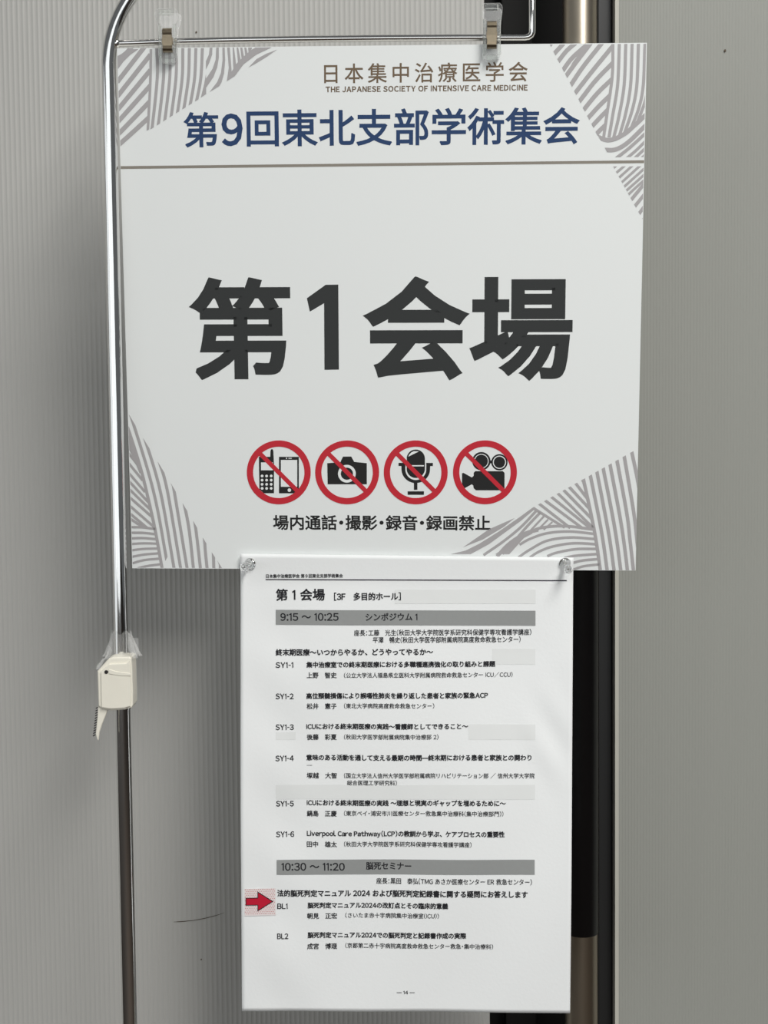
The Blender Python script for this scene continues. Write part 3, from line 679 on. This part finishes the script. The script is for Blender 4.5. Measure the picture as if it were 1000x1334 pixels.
arr = lambda k: [(46-k, 131-k), (116-k, 131-k), (116-k, 94-k*2), (210+k*2, 155), (116-k, 213+k*2), (116-k, 177+k), (46-k, 177+k)]
P = Print(); poly(P, [T(*p) for p in arr(0)]); P.build('arrow_outline', MT['toner'], stk, .00046, dS)
P = Print(); poly(P, [T(*p) for p in arr(-4.5)]); P.build('arrow', MT['arrow'], stk, .00054, dS)

# ---------------------------------------------------------------- push pins
def pin(u, v, label, tilt):
    p = PMI @ onplane(u, v, PP0, hn); p.y = disp(p.x, p.z)
    m = PM.copy(); m.translation = PM @ p
    r = empty('push_pin', m @ tilt.to_4x4()); tag(r, label, 'push pin', 'clear push pins on the programme sheet')
    k = .001
    prof = [(0, 0), (3.2, 0), (3.9, -.4), (3.9, -1.2), (3.1, -1.8), (1.9, -2.6), (1.6, -5), (1.7, -8), (2.3, -9.6), (2.9, -10.4), (3.0, -11.6), (2.4, -12.4), (0, -12.6)]
    bm_obj('pin_head', lathe_bm([(a*k, b*k) for a, b in prof], 28), MT['pin'], r, True)
    tube('pin_needle', [(0, -.004, 0), (0, .0045, 0)], .0005, MT['wire'], r, n=8)
pin(326.5, 734, 'clear push pin at the top left corner of the programme sheet', Matrix.Rotation(0.10, 3, 'X') @ Matrix.Rotation(-.25, 3, 'Z'))
pin(735, 733, 'clear push pin at the top right corner of the programme sheet', Matrix.Rotation(0.30, 3, 'X') @ Matrix.Rotation(.15, 3, 'Z'))

# ---------------------------------------------------------------- chrome stand
BP = ORG + RN*0.0035                                     # hanging bar lies just behind the board's plane
bar_px = [(150, 56.8), (170, 56.2), (220, 54.2), (300, 52.3), (400, 50.8), (500, 49.6), (600, 49), (683, 49)]
bar = [onplane(u, v, BP, RN) for u, v in bar_px]
PY = bar[0].y
def pY(u, v): return onY(u, v, PY)
pr = (pY(151, 300).x-pY(132, 300).x)/2*0.97
x_top, x_low = pY(142.5, 100), pY(170, 1334)
pole_x = (pY(145.5, 300).x+pY(166.5, 1200).x)/2
print('pole x', pY(143, 120).x, pY(145.5, 300).x, pY(152, 600).x, pY(157.3, 800).x, pY(163, 1000).x, pY(170.5, 1330).x, 'r', pr)
zs = pY(150, 88).z; zj = pY(158, 900).z
stand = empty('sign_stand', loc=(pole_x, PY, 0)); tag(stand, 'chrome tubular sign stand with curved top and thin hanging bar', 'stand')
def loc(p): return Vector(p)-Vector((pole_x, PY, 0))
Rb = 0.074
arc = [Vector((Rb-Rb*math.cos(a), 0, zs+Rb*math.sin(a))) for a in [math.pi/2*i/24 for i in range(25)]]
xr_ = onplane(692.5, 40, BP, RN).x-pole_x
pts = [Vector((0, 0, zj-.02)), Vector((0, 0, zs-.2))]+arc+[Vector((xr_+.01, 0, zs+Rb)), Vector((xr_+.03, 0, zs+Rb))]
tube('upper_tube', pts, pr, MT['chrome'], stand, n=40)
tube('lower_tube', [(0, 0, 0.02), (0, 0, zj)], pr*1.1, MT['chrome'], stand, n=40)
tube('tube_collar', [(0, 0, zj-.012), (0, 0, zj+.002)], pr*1.2, MT['chrome'], stand, n=32)
bl = [loc(p) for p in bar]
cp = [loc(onplane(u, v, BP, RN)) for u, v in ((688, 48.2), (691.5, 45.8), (693, 42), (693.2, 36), (693, 0))]
b2 = bl+cp; b2.append(Vector((cp[-1].x, 0, zs+Rb)))
b2[0] = Vector((0, 0, bl[0].z))
wo = tube('hanging_bar', b2, .0021, MT['wire'], stand, n=16)
b = bmesh.new(); bmesh.ops.create_uvsphere(b, u_segments=16, v_segments=10, radius=.0034, matrix=Matrix.Translation((pr+.0005, 0, bl[0].z))); bm_obj('weld_bead', b, MT['wire'], stand, True)
bm_obj('stand_base', box_bm(-.17, .17, -.13, .13, 0.0005, .012, .003), MT['chrome'], stand)
tube('base_socket', [(0, 0, .012), (0, 0, .06)], .012, MT['chrome'], stand, n=24)

# ---------------------------------------------------------------- clear clips on the bar
def clip_obj(u, v0, v1, w_top, w_bot, spring, label, skew):
    """body between pixel rows v0..v1 around column u; widths in px"""
    c = BMI @ onplane(u, (v0+v1)/2, BP, RN)
    m = BM.copy(); m.translation = BM @ c
    r = empty('clear_clip', m @ Matrix.Rotation(skew, 4, 'Z')); tag(r, label, 'clip', 'clear clips holding the sign board')
    k = .000496; H = (v1-v0)/2*k; a = w_top/2*k; b = w_bot/2*k
    def outline(s=1, top=1.0):
        return [(-a*.72*s, H*top), (a*.72*s, H*top), (a*.95*s, H*(top-.08)), (a*s, H*.82), (a*.95*s, H*.62), (b*.95*s, H*.36), (b*.9*s, 0), (b*.92*s, -H*.45),
                (b*s, -H*.72), (b*.8*s, -H*.92), (b*.4*s, -H), (-b*.4*s, -H), (-b*.8*s, -H*.92), (-b*s, -H*.72), (-b*.92*s, -H*.45), (-b*.9*s, 0), (-b*.95*s, H*.36), (-a*.95*s, H*.62), (-a*s, H*.82), (-a*.95*s, H*(top-.08))]
    # front jaw: slab with raised side rails, leaning out at the finger end
    def shape(bm_, sgn, y0):
        for v in bm_.verts:
            z = v.co.z/H
            v.co.y = y0+sgn*(v.co.y + max(0, z-.1)*.0045 + (.0004 if z > -.8 else 0))
    f = prism_bm(outline(), 0.0, .0022, .0005); shape(f, -1, -.0047); bm_obj('front_jaw', f, MT['clear'], r)
    f = prism_bm(outline(.96), 0.0, .0020, .0005); shape(f, 1, .0032); bm_obj('back_jaw', f, MT['clear'], r)
    for sx in (-1, 1):
        x = sx*b*.78
        f = box_bm(x-.0009, x+.0009, -.0095, -.0069, -H*.8, H*.45, .0005); bm_obj('side_rail', f, MT['clear_edge'], r)
    f = box_bm(-b*.55, b*.55, -.0088, -.0069, -H*.97, -H*.78, .0006); bm_obj('grip_lip', f, MT['clear_edge'], r)
    f = box_bm(-a*.6, a*.6, -.0135, -.0118, H*.72, H*.95, .0006); bm_obj('thumb_ridge', f, MT['clear_edge'], r)
    # spring: flat strap bent round the jaws
    s0, s1 = (spring[0]-(v0+v1)/2)*-k, (spring[1]-(v0+v1)/2)*-k; sw = spring[2]/2*k
    pr_ = [(-.0075, s0+.0012), (-.0092, s0), (-.0100, s0-.0016), (-.0096, s0-.0030), (-.0094, (s0+s1)/2), (-.0096, s1+.0035), (-.0102, s1+.0018), (-.0094, s1+.0004), (-.0078, s1-.0004), (-.0072, s1+.001)]
    vs = []; fs = []
    for y, z in pr_:
        for x in (-sw, sw): vs.append((x, y, z))
    fs = [(2*i, 2*i+1, 2*i+3, 2*i+2) for i in range(len(pr_)-1)]
    o = mesh_obj('spring', vs, fs, MT['spring'], r); s_ = o.modifiers.new('t', 'SOLIDIFY'); s_.thickness = .0004; s_.offset = 0
    b_ = o.modifiers.new('b', 'BEVEL'); b_.width = .0001
    for sx in (-1, 1):
        f = box_bm(sx*sw-.0003, sx*sw+.0003, -.0093, .0062, (s0+s1)/2-.002, (s0+s1)/2+.002); bm_obj('spring_arm', f, MT['spring'], r)
    return r
clip_obj(220.5, 16, 84, 30, 24.5, (42, 69, 12.5), 'clear plastic clip at the left end of the bar above the sign board', 0.03)
clip_obj(640.5, 9.5, 80, 27, 24.5, (33, 64, 12.5), 'clear plastic clip over the black door gap above the sign board', -0.03)

# ---------------------------------------------------------------- cream clamp taped to the pole
KY = PY-pr-.0065
cc = onY(152, 925, KY)
cl = empty('pole_clamp', loc=cc); tag(cl, 'cream plastic clamp with toothed tail strapped and taped round the chrome pole', 'clamp')
def cpx(x, y): p = onY(110+x/8.89, 820+y/8.89, KY)-cc; return (p.x, p.z)
out = [(163, 470), (225, 400), (292, 328), (335, 308), (530, 305), (556, 320), (564, 420), (574, 720), (574, 862), (560, 893), (480, 914), (330, 926), (225, 910), (176, 872)]
bm_obj('clamp_body', prism_bm([cpx(*p) for p in out], -.005, pr+.009, .0014, 3), MT['cream'], cl)
bm_obj('face_plate', prism_bm([cpx(*p) for p in [(208, 505), (208, 470), (300, 385), (500, 375), (535, 345), (548, 400), (556, 700), (550, 870), (480, 890), (330, 900), (215, 885)]], -.0062, -.0045, .0006, 2), MT['cream'], cl)
bm_obj('face_ridge', prism_bm([cpx(*p) for p in [(300, 440), (400, 470), (555, 490), (556, 522), (430, 515), (300, 495)]], -.0066, -.006, .0002, 1), MT['cream'], cl)
hc = cpx(272, 475); hb = lathe_bm([(0, -.0066), (.0011, -.0066), (.0013, -.0062), (.0013, -.0058)], 20)
bmesh.ops.translate(hb, verts=hb.verts, vec=(hc[0], 0, hc[1])); bm_obj('rivet', hb, MT['darkhole'], cl)
tail = [(165, 880), (285, 905), (255, 985), (215, 1085), (182, 1185), (172, 1272), (158, 1262), (140, 1205), (150, 1100), (162, 980)]
bm_obj('toothed_tail', prism_bm([cpx(*p) for p in tail], -.0035, -.001, .0004, 1), MT['cream'], cl)
tb = bmesh.new()
for i in range(12):
    y = 890+i*29; x = 160-34*(i/11)**1.1
    q = [cpx(x-20, y+10), cpx(x+8, y-4), cpx(x+8, y+7), cpx(x-16, y+20)]
    me = bpy.data.meshes.new('t'); p_ = prism_bm(q, -.0032, -.0012); p_.to_mesh(me); p_.free(); tb.from_mesh(me)
bm_obj('tail_teeth', tb, MT['darkhole'], cl)
# crumpled clear tape: a flaring collar above the clamp
n = 44; vs = []; fs = []; rows = 7
ctr = Vector((pole_x, PY, 0))-cc
z_lo, z_hi = cpx(0, 350)[1], cpx(0, 60)[1]
for j in range(rows):
    t = j/(rows-1)
    for i in range(n):
        a = 2*math.pi*i/n; rr = pr*1.06+(0.0055*(1-t)**1.3+.0008)*(.75+.55*math.sin(3*a+1.2)*math.sin(2*a)+.25*random.random()*(1-t))
        rr = max(rr, pr*1.06)
        vs.append((ctr.x+rr*math.cos(a)*1.15, ctr.y+rr*math.sin(a)*.9, z_lo+(z_hi-z_lo)*t+.0012*math.sin(5*a)*t))
fs = [(j*n+i, j*n+(i+1) % n, (j+1)*n+(i+1) % n, (j+1)*n+i) for j in range(rows-1) for i in range(n)]
o = mesh_obj('clear_tape', vs, fs, MT['film'], cl)
for q, y0 in (([(500, 95), (625, 95), (640, 270), (580, 330), (500, 200)], -.002), ([(135, 425), (200, 350), (235, 345), (160, 470), (120, 478)], .004), ([(235, 340), (265, 280), (290, 170), (330, 230), (300, 320)], -.003)):
    P3 = [cpx(*p) for p in q]
    o = mesh_obj('tape_flap', [(p[0], y0+.0012*math.sin(i*1.9), p[1]) for i, p in enumerate(P3)], [tuple(range(len(P3)))], MT['film'], cl)
    s_ = o.modifiers.new('t', 'SOLIDIFY'); s_.thickness = .0003
